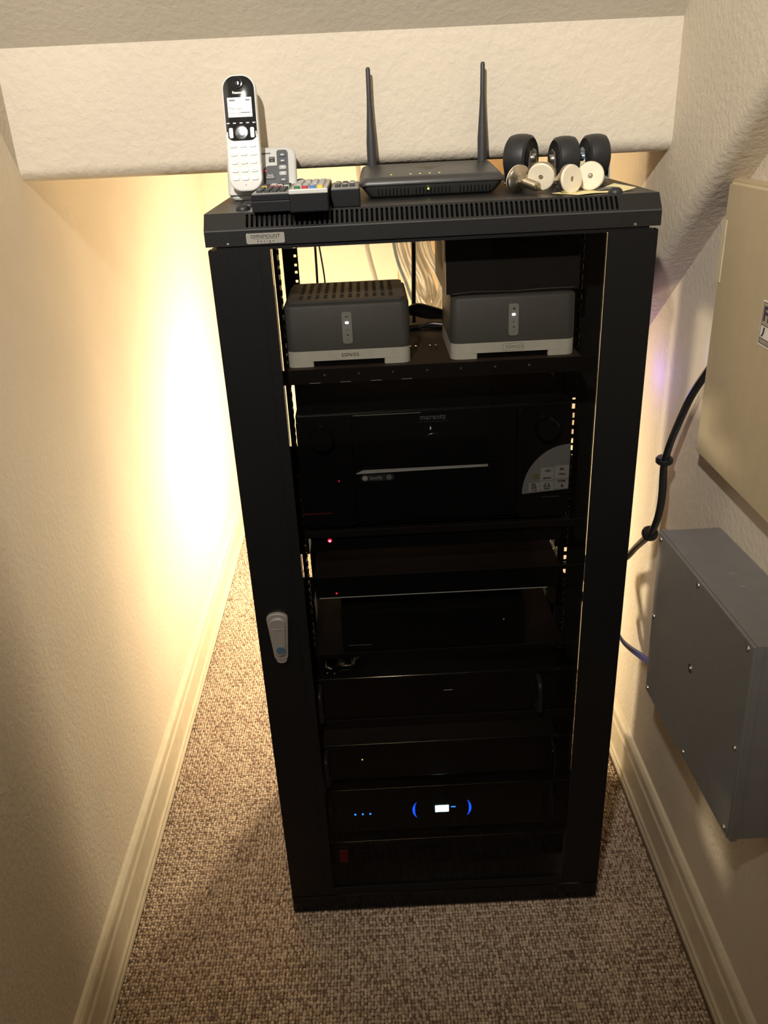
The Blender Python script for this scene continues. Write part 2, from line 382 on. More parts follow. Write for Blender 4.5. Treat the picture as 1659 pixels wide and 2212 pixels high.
def carpet():
    rng = np.random.default_rng(3)
    px, py = 0.0060, 0.0066
    xs = np.arange(XL+.014, XR-.014, px); ys = np.arange(-0.75, YB-.02, py)
    X, Y = np.meshgrid(xs, ys); C0, R0 = np.meshgrid(np.arange(len(xs)), np.arange(len(ys)))
    X = X.ravel(); Y = Y.ravel(); C0 = C0.ravel(); R0 = R0.ravel()
    keep = ~((np.abs(X) < .3015) & (Y > -.001) & (Y < .452)); X = X[keep]; Y = Y[keep]; C0 = C0[keep]; R0 = R0[keep]
    n = len(X)
    # every second loop of every second row sits low and dark: the tufted rib of the carpet
    low = ((R0 % 2) == 0) & ((C0 % 2) == ((R0//2) % 2)) & (rng.random(n) < .72)
    X = X+rng.normal(0, .0006, n); Y = Y+rng.normal(0, .0006, n)
    rx = px*rng.uniform(.50, .68, n); ry = py*rng.uniform(.52, .74, n)
    h = rng.uniform(.0026, .0042, n); ang = rng.normal(0, .3, n)
    tone = np.clip(rng.beta(3.0, 2.2, n), 0, 1)
    tone[rng.random(n) < .05] *= .3
    h[low] *= .35; tone[low] *= .30; rx[low] *= .8
    K = 6
    th = np.arange(K)*2*PI/K
    V = np.zeros((n, 2*K+1, 3))
    for ring, (s, hz) in enumerate(((1.0, 0.0), (0.72, 0.80))):
        ex = rx[:, None]*s*np.cos(th); ey = ry[:, None]*s*np.sin(th)
        ca, sa = np.cos(ang)[:, None], np.sin(ang)[:, None]
        V[:, ring*K:(ring+1)*K, 0] = X[:, None]+ex*ca-ey*sa
        V[:, ring*K:(ring+1)*K, 1] = Y[:, None]+ex*sa+ey*ca
        V[:, ring*K:(ring+1)*K, 2] = -.0045+hz*h[:, None]
    V[:, 2*K, 0] = X; V[:, 2*K, 1] = Y; V[:, 2*K, 2] = -.0045+h
    F = []
    for k in range(K):
        j = (k+1) % K
        F += [(k, j, K+j), (k, K+j, K+k), (K+k, K+j, 2*K)]
    F = np.array(F); nf = len(F)
    A = (F[None]+(np.arange(n)*(2*K+1))[:, None, None]).reshape(-1)
    me = bpy.data.meshes.new('carpet_pile')
    me.vertices.add(n*(2*K+1)); me.vertices.foreach_set('co', V.reshape(-1))
    me.loops.add(len(A)); me.loops.foreach_set('vertex_index', A.astype(np.int32))
    me.polygons.add(n*nf); me.polygons.foreach_set('loop_start', (np.arange(n*nf)*3).astype(np.int32))
    me.polygons.foreach_set('use_smooth', np.ones(n*nf, dtype=bool))
    at = me.attributes.new('tone', 'FLOAT', 'POINT'); at.data.foreach_set('value', np.repeat(tone, 2*K+1).astype(np.float32))
    me.update(calc_edges=True); me.validate()
    me.materials.append(M['carpet'])
    o = bpy.data.objects.new('carpet_pile', me); COL.objects.link(o)
    tag(o, 'beige and brown looped berber carpet covering the floor', 'carpet', kind='stuff')
carpet()

# ------------------------------------------------------------------ the equipment rack
rack = thing('equipment_rack', 'tall black equipment rack with a smoked glass door standing on the carpet', 'rack')
def cap_shell():
    bm = bmesh.new()
    x0, x1 = -.302, .302
    zf0, zf1, zt, yc, yb = 1.2685, 1.2885, 1.3085, 0.018, 0.45
    # front face, top, back, underside, ends
    def q(*c): return bm.faces.new([bm.verts.new(v) for v in c])
    q((x0, 0, zf0), (x1, 0, zf0), (x1, 0, zf1), (x0, 0, zf1))
    q((x0, yc, zt), (x1, yc, zt), (x1, yb, zt), (x0, yb, zt))
    q((x0, yb, zf0), (x1, yb, zf0), (x1, yb, zt), (x0, yb, zt))
    q((x0, 0, zf0), (x1, 0, zf0), (x1, yb, zf0), (x0, yb, zf0))
    for x in (x0, x1): q((x, 0, zf0), (x, 0, zf1), (x, yc, zt), (x, yb, zt), (x, yb, zf0))
    # slotted chamfer: sheet metal with real openings
    def P(x, t): return (x, yc*t, zf1+(zt-zf1)*t)
    ta, tb = .13, .90
    sl0, sl1, ns = -.2465, .2485, 75; pitch = (sl1-sl0)/ns; wd = pitch*.52
    q(P(x0, 0), P(x1, 0), P(x1, ta), P(x0, ta)); q(P(x0, tb), P(x1, tb), P(x1, 1), P(x0, 1))
    cur = x0
    nrm = Vector((0, -(zt-zf1), yc)).normalized()*-.0016
    def inn(c): return tuple(Vector(c)+nrm)
    for i in range(ns):
        a = sl0+i*pitch; b = a+wd
        q(P(cur, ta), P(a, ta), P(a, tb), P(cur, tb))
        # rounded slot ends: small corner triangles
        e = .07*(tb-ta); g = wd*.32
        for xx, sg in ((a, 1), (b, -1)):
            q(P(xx, ta), P(xx+sg*g, ta), P(xx, ta+e)); q(P(xx, tb), P(xx+sg*g, tb), P(xx, tb-e))
        ring = [P(a, ta+e), P(a+g, ta), P(b-g, ta), P(b, ta+e), P(b, tb-e), P(b-g, tb), P(a+g, tb), P(a, tb-e)]
        for k in range(8): q(ring[k], ring[(k+1) % 8], inn(ring[(k+1) % 8]), inn(ring[k]))
        cur = b
    q(P(cur, ta), P(x1, ta), P(x1, tb), P(cur, tb))
    bmesh.ops.remove_doubles(bm, verts=bm.verts[:], dist=1e-6)
    return bm
cap = obj('top_cover', cap_shell(), 'cap', rack)
o = obj('vent_backing', bx(-.29, .29, .016, .02, 1.286, 1.3035), 'dark', rack)
# lighter strip on the front fold of the cover, its highlight painted in
obj('cover_edge', prism(bmesh.new(), [(-.0006, 1.2876), (-.0004, 1.2892), (.0006, 1.2894), (.0004, 1.2876)], -.302, .302, 'x'), 'capedge', rack)
for nm, (x, y) in (('cover_screw', (-.2545, .054)), ('cover_screw', (-.2515, .098)), ('cover_screw', (.2485, .036))):
    bm = lathe(bmesh.new(), [(.0098, 0), (.0098, .0015), (.0085, .0042), (.0055, .0066), (.0028, .0072), (.0024, .0058), (0, .0056)], n=20)
    obj(nm, bm, 'rubber', rack, (x, y, 1.3085), smooth=True)
badge = obj('badge', prism(bmesh.new(), rrect(-.247, -.1965, 1.2705, 1.2838, .0018), -.0018, 0, 'y', bev=.0004), 'badge', rack)
badge['label'] = 'small silver maker plate on the rack cover'
text('lettering', 'OMNIMOUNT', .0063, 'ink', badge, (-.2218, -.00195, 1.2797), spacing=.98)
text('lettering', 'design', .0048, 'ink', badge, (-.2218, -.00195, 1.2737), spacing=1.9)
obj('divider_line', bx(-.238, -.2055, -.0021, -.0018, 1.27665, 1.27690), 'ink', badge)
for x in (-.272, .268): obj('rivet', lathe(bmesh.new(), [(.0022, 0), (.0016, .0008), (0, .0011)], (x, 0, 1.2712), (0, -1, 0), 12), 'steel', rack)
# frame
obj('neck', bx(-.288, .288, .003, .44, 1.2626, 1.2686), 'black', rack)
obj('side_panel', bx(-.300, -.2975, .002, .45, 0.0, 1.2625), 'black', rack)
for x0, x1, y0, y1 in ((-.2975, -.262, .003, .03), (.272, .3, .003, .03), (-.2975, -.265, .425, .45), (.265, .30, .425, .45)):
    obj('corner_post', bx(x0, x1, y0, y1, 0.0, 1.2625), 'black', rack)
obj('base_frame', bx(-.298, .298, .004, .45, .0, .040, bev=.001, seg=1), 'black', rack)
obj('plinth', bx(-.2985, .2985, -.001, .004, 0.0, .0385, bev=.0006, seg=1), 'blackgloss', rack)
obj('side_rail', bx(.290, .298, .03, .43, .60, .64), 'black', rack)
obj('side_rail', bx(.290, .298, .03, .43, .045, .085), 'black', rack)
# door: sheet stiles, glass with a hairline gap at each side
door = thing('door', '', ''); del door['label'], door['category']; door.parent = rack
def stile(xa, xb, xo):
    bm = box(bmesh.new(), xa, xb, 0, .0014, .0405, 1.2640, bev=.0003, seg=1)
    box(bm, min(xo, xo+.0014*(1 if xo < 0 else -1)), max(xo, xo+.0014*(1 if xo < 0 else -1)), .0014, .016, .0405, 1.2640)
    return bm
obj('door_stile', stile(-.2995, -.2175, -.2995), 'black', door)
obj('door_stile', stile(.2325, .2995, .2995), 'black', door)
obj('stile_bead', bx(-.2335, -.2322, -.0008, 0, .0405, 1.262), 'black', door)
obj('bottom_rail', bx(-.2175, .2325, 0, .0014, .0405, .060, bev=.0003, seg=1), 'black', door)
obj('glass_pane', bx(-.2170, .2319, .0004, .0044, .0602, 1.2622), 'glass', door)
for z in (.30, .0605): 
    for x in (-.2186, .2308): obj('glass_clip', bx(x, x+.003, .0005, .004, z, z+.028 if z > .1 else z+.012), 'black', door)
# latch handle
hd = thing('latch_handle', '', ''); del hd['label'], hd['category']; hd.parent = rack
hd.location = (-.2648, 0, .650); hd.rotation_euler = (0, 0, 0)
def taper(z0, z1, w0, w1, n=8):
    pts = []
    for i in range(n+1):
        a = PI+PI*i/n; pts.append((w0*math.cos(a), z0+w0*.75+w0*.75*math.sin(a)))
    for i in range(n+1):
        a = PI*i/n; pts.append((w1*math.cos(a), z1-w1*.6+w1*.6*math.sin(a)))
    return pts
h1 = obj('handle_plate', prism(bmesh.new(), taper(-.0435, .0485, .0115, .0175), -.007, -.0002, 'y', bev=.0018), 'handle', hd)
h1['label'] = 'satin nickel latch plate'
obj('swing_lever', prism(bmesh.new(), taper(-.032, .040, .0085, .0125), -.0105, -.0068, 'y', bev=.0012), 'handle', hd)
obj('lever_notch', bx(-.010, .010, -.0108, -.0104, .0205, .0212), 'nickel', hd)
obj('finger_tab', prism(bmesh.new(), rrect(-.0088, .0088, -.0485, -.036, .006), -.006, -.0002, 'y', bev=.001), 'handle', hd)
k = obj('key_lock', lathe(bmesh.new(), [(.0072, 0), (.0072, .0012), (.0060, .0016), (.0058, .0010), (0, .0010)], (.001, -.0104, -.0200), (0, -1, 0), 20), 'lock', hd, smooth=True)
k['label'] = 'blue grey round key lock'
# mounting rails
def holed_strip(x0, x1, y0, y1, z0, z1, hx, hw, zs, hh):
    """vertical sheet with a row of square holes, all real openings"""
    bm = bmesh.new()
    box(bm, x0, hx-hw, y0, y1, z0, z1); box(bm, hx+hw, x1, y0, y1, z0, z1)
    cur = z0
    for z in zs:
        if z-hh <= cur or z+hh >= z1: continue
        box(bm, hx-hw, hx+hw, y0, y1, cur, z-hh); cur = z+hh
    box(bm, hx-hw, hx+hw, y0, y1, cur, z1)
    return bm
zs = []
z = .06
while z < 1.25:
    zs += [z+.00635, z+.02223, z+.0381]; z += .04445
rl = bx(-.2292, -.2236, .135, .165, .04, 1.2628)
for z in zs: box(rl, -.2236, -.2212, .140, .148, z-.0035, z+.0035)
obj('front_mounting_rail', rl, 'black', rack)
obj('front_mounting_rail', holed_strip(.2225, .2715, .148, .150, .04, 1.2628, .2366, .0026, zs, .0046), 'black', rack)
rr = holed_strip(-.2395, -.2140, .400, .402, .04, 1.2628, -.2190, .0024, zs, .0024)
box(rr, -.2415, -.2395, .400, .43, .04, 1.2628)
obj('rear_mounting_rail', rr, 'black', rack)
obj('rear_mounting_rail', holed_strip(.2140, .2400, .400, .402, .04, 1.2628, .2190, .0024, zs, .0024), 'black', rack)
obj('light_block', bx(-.2960, -.2320, .30, .40, .08, .53), 'dark', rack)  # added blocks that keep lit wall from showing through slits and rail holes
obj('light_block', bx(-.2960, -.2320, .30, .40, .64, .83), 'dark', rack)
obj('light_block', bx(.2450, .2960, .27, .43, .08, .515), 'dark', rack)
obj('light_block', bx(.2450, .2960, .27, .43, .645, .79), 'dark', rack)
obj('light_block', bx(.2450, .2960, .27, .43, .945, 1.262), 'dark', rack)
# shelves
def shelf(z, y0=.03, y1=.40, lip=.022, slots=True, name='shelf', hw=.2165):
    bm = bmesh.new(); x0, x1 = -hw, hw
    if slots:
        cols = [(-.030, -.0275), (-.021, -.0185), (.0015, .004), (.0105, .013), (-.12, -.1175), (.10, .1025)]
        xs = sorted(v for c in cols for v in c); cur = x0
        ya, yb = y0+.075, y0+.115
        box(bm, x0, x1, y0, ya, z-.002, z); box(bm, x0, x1, yb, y1, z-.002, z)
        for a, b in sorted(cols): box(bm, cur, a, ya, yb, z-.002, z); cur = b
        box(bm, cur, x1, ya, yb, z-.002, z)
    else: box(bm, x0, x1, y0, y1, z-.002, z)
    if slots: box(bm, x0+.01, x1-.01, y0+.06, y0+.13, z-.008, z-.007)  # added plate that stops lamp light showing through the slots
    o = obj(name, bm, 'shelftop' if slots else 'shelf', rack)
    obj('shelf_lip', bx(-.2410, .2410, y0-.002, y0, z-lip, z, bev=.0005, seg=1), 'shelf', rack)
    return o
shelf(1.0855, .040)
for x in (-.16, -.11, -.06, -.01, .04, .09, .14): obj('shelf_rivet', lathe(bmesh.new(), [(.0020, 0), (.0015, .0008), (0, .001)], (x, .038, 1.0765), (0, -1, 0), 10), 'steel', rack)
for x in (-.175, -.130, -.085, -.04): obj('shelf_notch', bx(x-.008, x+.008, .0373, .038, 1.0648, 1.0655), 'amppanel', rack)
shelf(.815, .05, lip=.012, slots=False); shelf(.731, .05, lip=.004, slots=False, hw=.2040); shelf(.430, .05, lip=.02, slots=False)

# ------------------------------------------------------------------ gear inside the rack
def zone_amp(x, y, z, label, word_boxed):
    t = thing('amplifier', label, 'amplifier', (x, y, z), group='compact amplifiers on the top shelf')
    w, d = .182, .158
    def loop(s, z): return [Vector((px*s, py, z)) for px, py in rrect(-w/2, w/2, 0, d, .012)]
    # light base with a low wide cut-out at the front
    bm = bmesh.new()
    prof = [(-w/2+.010, 0), (-.052, 0), (-.050, .006), (-.046, .0085), (.046, .0085), (.050, .006), (.052, 0), (w/2-.010, 0)]
    pts = [(-w/2, .003), (-w/2+.003, 0)] + prof[1:-1] + [(w/2-.003, 0), (w/2, .003), (w/2, .024), (-w/2, .024)]
    # wrap-around body: rounded plan
    plan = rrect(-w/2, w/2, 0, d, .013, 5)
    n = len(plan); lo = [bm.verts.new((a, b, .0085)) for a, b in plan]; hi = [bm.verts.new((a, b, .0235)) for a, b in plan]
    for i in range(n): bm.faces.new((lo[i], lo[(i+1) % n], hi[(i+1) % n], hi[i]))
    bm.faces.new(lo[::-1]); bm.faces.new(hi)
    for sx in (-1, 1):
        xa, xb = sorted((sx*.052, sx*w/2))
        pl = rrect(xa, xb, 0, d, .013, 5, (1, .2, .2, 1) if sx < 0 else (.2, 1, 1, .2)); m2 = len(pl)
        l2 = [bm.verts.new((a, b, 0)) for a, b in pl]; h2 = [bm.verts.new((a, b, .0086)) for a, b in pl]
        for i in range(m2): bm.faces.new((l2[i], l2[(i+1) % m2], h2[(i+1) % m2], h2[i]))
        bm.faces.new(l2[::-1]); bm.faces.new(h2)
    obj('base', bm, 'ampwhite', t, smooth=True)
    obj('foot_recess', bx(-.051, .051, .004, d-.01, .0002, .0084), 'dark', t)
    # dark body
    bm = bmesh.new(); rings = []
    for zz, ins in ((.0236, .0), (.086, .0006), (.0885, .0018), (.0905, .0055)):
        pl = rrect(-w/2+ins, w/2-ins, ins, d-ins, .013, 6); rings.append([bm.verts.new((a, b, zz)) for a, b in pl])
    for a, b in zip(rings, rings[1:]):
        for i in range(len(a)): bm.faces.new((a[i], a[(i+1) % len(a)], b[(i+1) % len(a)], b[i]))
    bm.faces.new(rings[0][::-1]); bm.faces.new(rings[-1])
    obj('body', bm, 'ampgrey', t, smooth=True)
    # top lid with rows of vent slits
    bm = bmesh.new(); lid = rrect(-w/2+.006, w/2-.006, .012, d-.006, .010, 5)
    prism(bm, lid, .0905, .0935, 'z'); obj('top_lid', bm, 'amptop', t)
    bm = bmesh.new()
    for i in range(12):
        for j in range(17):
            if 11 < j < 13: continue
            xx = -.066+i*.012; yy = d-.014-j*.0072
            box(bm, xx-.0027, xx+.0027, yy-.0013, yy+.0013, .0934, .0937)
    o = obj('vent_slits', bm, 'dark', t); o['kind'] = 'stuff'
    # control strip
    p = obj('control_strip', prism(bmesh.new(), rrect(-.0072, .0072, .0325, .0785, .0035), -.0012, .0004, 'y', bev=.0004), 'amppanel', t)
    p['label'] = 'light grey button strip'
    obj('status_light', prism(bmesh.new(), rrect(-.0026, .0026, .0615, .0648, .0012), -.0017, -.0011, 'y'), 'ledwhite', p)
    obj('volume_button', prism(bmesh.new(), rrect(-.0048, .0048, .0355, .0560, .002), -.0016, -.0011, 'y'), 'amppanel', p)
    text('symbol', '>II' if not word_boxed else '◀', .0042, 'ink', p, (0, -.0017, .0715))
    text('symbol', '+', .0048, 'ink', p, (0, -.0018, .0525)); text('symbol', '-', .0060, 'ink', p, (0, -.0018, .0392))
    obj('mute_symbol', prism(bmesh.new(), [(-.0012, .0452), (.0012, .0440), (.0012, .0472)], -.0019, -.0015, 'y'), 'ink', p)
    text('lettering', 'SONOS', .0072, 'greyink' if word_boxed else 'ink', t, (.002, -.0003, .0158), spacing=1.12)
    if word_boxed:
        bm = bmesh.new(); o_ = rrect(-.0155, .0165, .0105, .0212, .004); i_ = rrect(-.0150, .0160, .0110, .0207, .0036)
        A = [bm.verts.new((a, -.0003, b)) for a, b in o_]; B = [bm.verts.new((a, -.0003, b)) for a, b in i_]
        for i in range(len(A)): bm.faces.new((A[i], A[(i+1) % len(A)], B[(i+1) % len(A)], B[i]))
        obj('logo_frame', bm, 'greyink', t)
    return t
zone_amp(-.1232, .051, 1.0858, 'dark grey compact amplifier on off-white base, left one with vented top showing', False)
zone_amp(.1178, .051, 1.0858, 'dark grey compact amplifier on off-white base, right one in front of the black box', True)

# black carton lying on the right amplifier
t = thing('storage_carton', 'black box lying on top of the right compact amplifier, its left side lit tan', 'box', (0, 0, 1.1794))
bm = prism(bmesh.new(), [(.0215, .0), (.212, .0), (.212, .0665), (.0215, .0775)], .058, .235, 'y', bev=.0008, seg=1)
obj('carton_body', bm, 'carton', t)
s = obj('lit_side_sheet', bx(.0198, .0214, .0585, .2345, 0.0005, .0770), 'tanboard', t); s['label'] = 'left side sheet, lamplight painted in as tan'  # lamplight on the side of the black box, painted as a tan sheet
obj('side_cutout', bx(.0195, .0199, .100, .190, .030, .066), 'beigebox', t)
obj('edge_highlight', prism(bmesh.new(), [(.030, .0), (.060, .0025), (.120, .0008), (.160, .0024), (.205, .0022), (.205, .0034), (.160, .0036), (.120, .0018), (.060, .0036), (.030, .0014)], .0572, .0580, 'y'), 'ampgrey', t)  # ragged highlight along the lower edge of the box, painted as a grey strip

def unit(name, label, cat, z0, z1, x0=-.2165, x1=.2165, y0=.052, y1=.37, ears=True, bev=.002):
    t = thing(name, label, cat, (0, 0, z0)); h = z1-z0
    obj('chassis', bx(x0, x1, y0+.006, y1, .0003, h-.001), 'dark', t)
    obj('front_panel', bx(x0, x1, y0, y0+.006, .0005, h, bev=bev), 'blackgloss', t)
    if ears:
        for a, b in ((-.2413, x0), (x1, .2413)): obj('rack_ear', bx(a, b, y0+.001, y0+.004, .001, h-.001, bev=.0004, seg=1), 'blackgloss', t)
    return t, y0
def dot(p, name, x, z, y, m, r=.0022):
    return obj(name, lathe(bmesh.new(), [(r, 0), (r*.9, .0008), (r*.5, .0015), (0, .0017)], (x, y, z), (0, -1, 0), 12), m, p, smooth=True)

# AV receiver
z0 = .8205
t, yf = unit('home_theater_receiver', 'black home theater receiver with a quarter-round logo sticker on its right', 'receiver', z0, 1.011, x0=-.2105, x1=.2105, ears=False, y1=.40)
def zz(z): return z-z0
obj('side_wing', prism(bmesh.new(), rrect(-.2103, -.127, .004, .186, .006), yf-.006, yf, 'y', bev=.004, seg=3), 'blackgloss', t)
obj('side_wing', prism(bmesh.new(), rrect(.127, .2103, .004, .186, .006), yf-.006, yf, 'y', bev=.004, seg=3), 'blackgloss', t)
obj('centre_panel', prism(bmesh.new(), rrect(-.126, .126, .102, .1885, .003), yf-.003, yf, 'y', bev=.001), 'blackgloss', t)
obj('flap_door', prism(bmesh.new(), rrect(-.126, .126, .008, .095, .003), yf-.004, yf, 'y', bev=.0015), 'blackgloss', t)
bm = prism(bmesh.new(), [(-.1235, zz(.9135)), (-.112, zz(.9185)), (.082, zz(.9185)), (.082, zz(.9158)), (.0, zz(.9150))], yf-.007, yf-.0035, 'y')
s = obj('ledge_strip', bm, 'amppanel', t); s['label'] = 'pale grey strip across the front'
obj('top_edge_line', bx(-.123, -.02, yf-.0036, yf-.003, zz(1.0075), zz(1.0083)), 'badge', t)
bm = bmesh.new(); lathe(bm, [(.0195, 0), (.0195, .0006), (.0185, .0014), (.0175, .0016), (.0172, .0006), (0, .0006)], (-.001, yf-.003, zz(.955)), (0, -1, 0), 32)
obj('porthole_ring', bm, 'blackgloss', t, smooth=True)
text('lettering', 'marantz', .0115, 'dimink', t, (-.002, yf-.0033, zz(1.000)), bold=.0003, spacing=1.05)
obj('name_underline', bx(-.026, .022, yf-.0033, yf-.003, zz(.9925), zz(.9928)), 'dimink', t)
obj('standby_mark', bx(-.0068, -.0050, yf-.0036, yf-.003, zz(.9800), zz(.9845)), 'whiteink', t)
for x in (-.172, .172):
    obj('control_knob', lathe(bmesh.new(), [(.020, 0), (.020, .003), (.0185, .005), (.0175, .014), (.0160, .016), (0, .0155)], (x, yf-.006, zz(.976)), (0, -1, 0), 36), 'blackgloss', t, smooth=True)
dot(t, 'status_light', -.151, zz(.903), yf-.006, 'leddim', .0012)
obj('red_line', bx(-.212, -.165, yf-.0065, yf-.006, zz(.8475), zz(.8490)), 'redline', t)
# stickers
st = obj('sticker', prism(bmesh.new(), rrect(-.117, -.064, zz(.8995), zz(.9105), .0055), yf-.0046, yf-.0042, 'y'), 'ink', t); st['label'] = 'small black streaming sticker'
e = obj('emblem', prism(bmesh.new(), circle(-.1100, zz(.905), .0042), yf-.0049, yf-.0045, 'y'), 'stickergrey', st)
text('lettering', 'Spotify', .0073, 'stickergrey', st, (-.0930, yf-.0049, zz(.905)))
obj('emblem', prism(bmesh.new(), circle(-.0725, zz(.905), .0040), yf-.0049, yf-.0045, 'y'), 'stickermid', st)
obj('speaker_symbol', prism(bmesh.new(), [(-.0745, zz(.905)), (-.0718, zz(.9076)), (-.0718, zz(.9024))], yf-.0052, yf-.0048, 'y'), 'ink', st)
# quarter-round logo sticker: arc on the upper left, straight right and lower edges
pts = [(.2098, zz(.8705)), (.2098, zz(.9465))]
for i in range(1, 17):
    a = .5*PI*i/16
    pts.append((.2098-.0735*math.sin(a)**1.0, zz(.8650)+.0815*math.cos(a)))
qs = obj('logo_sticker', prism(bmesh.new(), pts[::-1], yf-.0068, yf-.0061, 'y'), 'stickermid', t); qs['label'] = 'grey quarter-round sticker of logos'
def cell(xa, xb, za, zb): return obj('sticker_cell', bx(xa, xb, yf-.0071, yf-.0067, zz(za), zz(zb)), 'stickergrey', qs)
cell(.1470, .1640, .8685, .8835); cell(.1650, .1860, .8695, .8855); cell(.1870, .2090, .8715, .8875); cell(.1650, .1860, .8870, .9085); cell(.1870, .2090, .8890, .9115)
for s_, sz, x, z in (('9ch', .0050, .1545, .8808), ('220', .0056, .1550, .8762), ('11.2', .0056, .1550, .8714), ('6  2', .0048, .1755, .8815), ('4K 60', .0048, .1755, .8772), ('4:4:4', .0048, .1755, .8728),
                     ('HD', .0062, .1760, .9032), ('atmos', .0050, .1755, .8912), ('dts', .0062, .1980, .9052), ('Vision', .0045, .1985, .8968), ('HDMI', .0052, .1982, .8848), ('&', .0070, .1995, .8765)):
    text('lettering', s_, sz, 'ink', qs, (x, yf-.0073, zz(z)), bold=.00015)
obj('emblem', prism(bmesh.new(), circle(.1580, zz(.8945), .0048, 14), yf-.0071, yf-.0067, 'y'), 'gold', qs)
text('lettering', 'FULL 4K ULTRA HD', .0032, 'dimink', t, (.182, yf-.0064, zz(.858)))

# streaming box with the bright red light, media player with the silver line
t, yf = unit('satellite_box', 'black set box with a bright red power light, under the receiver', 'media box', .7735, .8025, x0=-.2040, x1=.2040, y0=.056, ears=False)
l = dot(t, 'power_light', -.1735, .0205, yf-.0002, 'ledred', .0036); l['label'] = 'glowing red power light'
dot(l, 'light_core', -.1735, .0205, yf-.0016, 'ledredcore', .0016)
t, yf = unit('disc_player', 'black slim disc player with a silver line along its bottom edge', 'disc player', .6865, .7265, x0=-.2040, x1=.2040, ears=False)
l = obj('trim_line', bx(-.198, .185, yf-.0012, yf-.0002, .0008, .0017), 'silver', t); l['label'] = 'thin silver trim line'
dot(t, 'power_light', -.169, .0095, yf-.0002, 'leddim', .0018)
dot(t, 'light_core', -.169, .0095, yf-.0012, 'ledred', .0008)
obj('tray_line', bx(-.06, .06, yf-.0004, yf, .0225, .0230), 'dark', t)
# game-sized black set on the wide shelf
t, yf = unit('cable_box', 'black cable box with one tiny white light, lying on the middle shelf', 'media box', .5765, .6555, x0=-.165, x1=.150, ears=False)
dot(t, 'status_light', .113, .0515, yf-.0002, 'whiteink', .0012)
obj('edge_line', bx(-.155, -.115, yf-.0004, yf, .0130, .0134), 'badge', t)
shelf(.5765, .05, lip=.010, slots=False)
# two power amplifiers with handles
def grip(t, x, z0, z1, y, m):
    bm = tube(bmesh.new(), [(x, y, z0), (x, y-.020, z0+.004), (x, y-.026, z0+.014), (x, y-.026, z1-.014), (x, y-.020, z1-.004), (x, y, z1)], .0048, 10, 5)
    return obj('handle', bm, m, t, smooth=True)
t, yf = unit('power_amplifier', 'black power amplifier with dark grey handles on the middle shelf', 'amplifier', .4305, .5165)
grip(t, -.2120, .010, .076, yf, 'gripdim'); grip(t, .1760, .010, .076, yf, 'gripdim')
obj('badge_line', bx(.008, .024, yf-.0006, yf, .0530, .0537), 'whiteink', t)
t, yf = unit('power_amplifier', 'black power amplifier with one tiny green light, below the middle shelf', 'amplifier', .2850, .3650)
dot(t, 'signal_light', -.146, .048, yf-.0002, 'ledgreen', .0013)
grip(t, -.2120, .008, .072, yf, 'gripdim'); grip(t, .2050, .008, .072, yf, 'blackgloss')
t, yf = unit('subwoofer_amplifier', 'black amplifier with a lit cyan display between two glowing blue arcs', 'amplifier', .150, .2550)
b0 = .150
for x in (-.167, -.1525, -.138): dot(t, 'button_light', x, .1965-b0, yf-.0002, 'ledblue', .0019)
d = obj('display', bx(-.0118, .0138, yf-.0012, yf-.0002, .1935-b0, .2085-b0), 'ledcyan', t); d['label'] = 'glowing cyan display'
obj('display_mark', bx(.0185, .0275, yf-.0010, yf-.0002, .2035-b0, .2050-b0), 'ledblue', t)
for sx in (-1, 1):
    bm = bmesh.new(); pts = []
    R = .0265
    for i in range(11):
        a = (-46+92*i/10)*PI/180; pts.append((sx*(.0305+R*math.cos(a)), R*math.sin(a)))
    for i in range(11):
        a = (46-92*i/10)*PI/180; k_ = .0045*math.cos(a*PI/2/(46*PI/180)); pts.append((sx*(.0305+(R-k_-.0002)*math.cos(a)), R*math.sin(a)*.998))
    prism(bm, [(a+.001, b+.2005-b0) for a, b in pts], yf-.0010, yf-.0001, 'y')
    a_ = obj('arc_light', bm, 'arc', t); a_['label'] = 'glowing blue crescent light'
grip(t, -.2120, .012, .094, yf, 'blackgloss'); grip(t, .2050, .012, .094, yf, 'blackgloss')
t, yf = unit('power_strip', 'black rack power strip with a red rocker switch, lowest in the rack', 'power strip', .062, .120, ears=True)
obj('switch_frame', prism(bmesh.new(), rrect(-.2075, -.1840, .008, .050, .002), yf-.002, yf, 'y', bev=.0008), 'blackgloss', t)
r = obj('rocker_switch', bx(-.2040, -.1875, yf-.005, yf-.002, .013, .045, bev=.001), 'rocker', t); r['label'] = 'dim red rocker switch'

# cables behind the gear
t = thing('network_cable_bundle', 'thick bundle of white network cables hanging behind the two compact amplifiers', 'cable', (0, 0, 0))
rng = random.Random(5)
for i in range(26):
    u = rng.random(); x0 = -.020+.096*u; y = 1.06+.12*rng.random()
    xm = x0+.023+.026*rng.random(); xb = .031+.071*rng.random()
    pts = [(x0-.045, y+.06, 1.60), (x0-.018, y+.03, 1.265), (x0, y, 1.098), (xm, y-.02*rng.random(), .995), (xb, y-.03, .880+.02*rng.random()), (xb-.025+.06*rng.random(), y-.02, .751), (xb-.03+.08*rng.random(), y, .494), (xb-.04+.1*rng.random(), y+.04, .108), (xb-.03+.06*rng.random(), y+.03, .003)]
    obj('cable', tube(bmesh.new(), pts, .0041, 7, 6), 'whitecable', t, smooth=True)
obj('cable_tie', lathe(bmesh.new(), [(.016, 0), (.0175, .002), (.016, .004)], (.085, 1.02, .950), (.3, .2, 1), 16), 'whitecable', t)
def cable(name, label, pts, r, m, n=8, group=None):
    o = obj(name, tube(bmesh.new(), pts, r, n, 8), m, smooth=True); tag(o, label, 'cable', group); return o
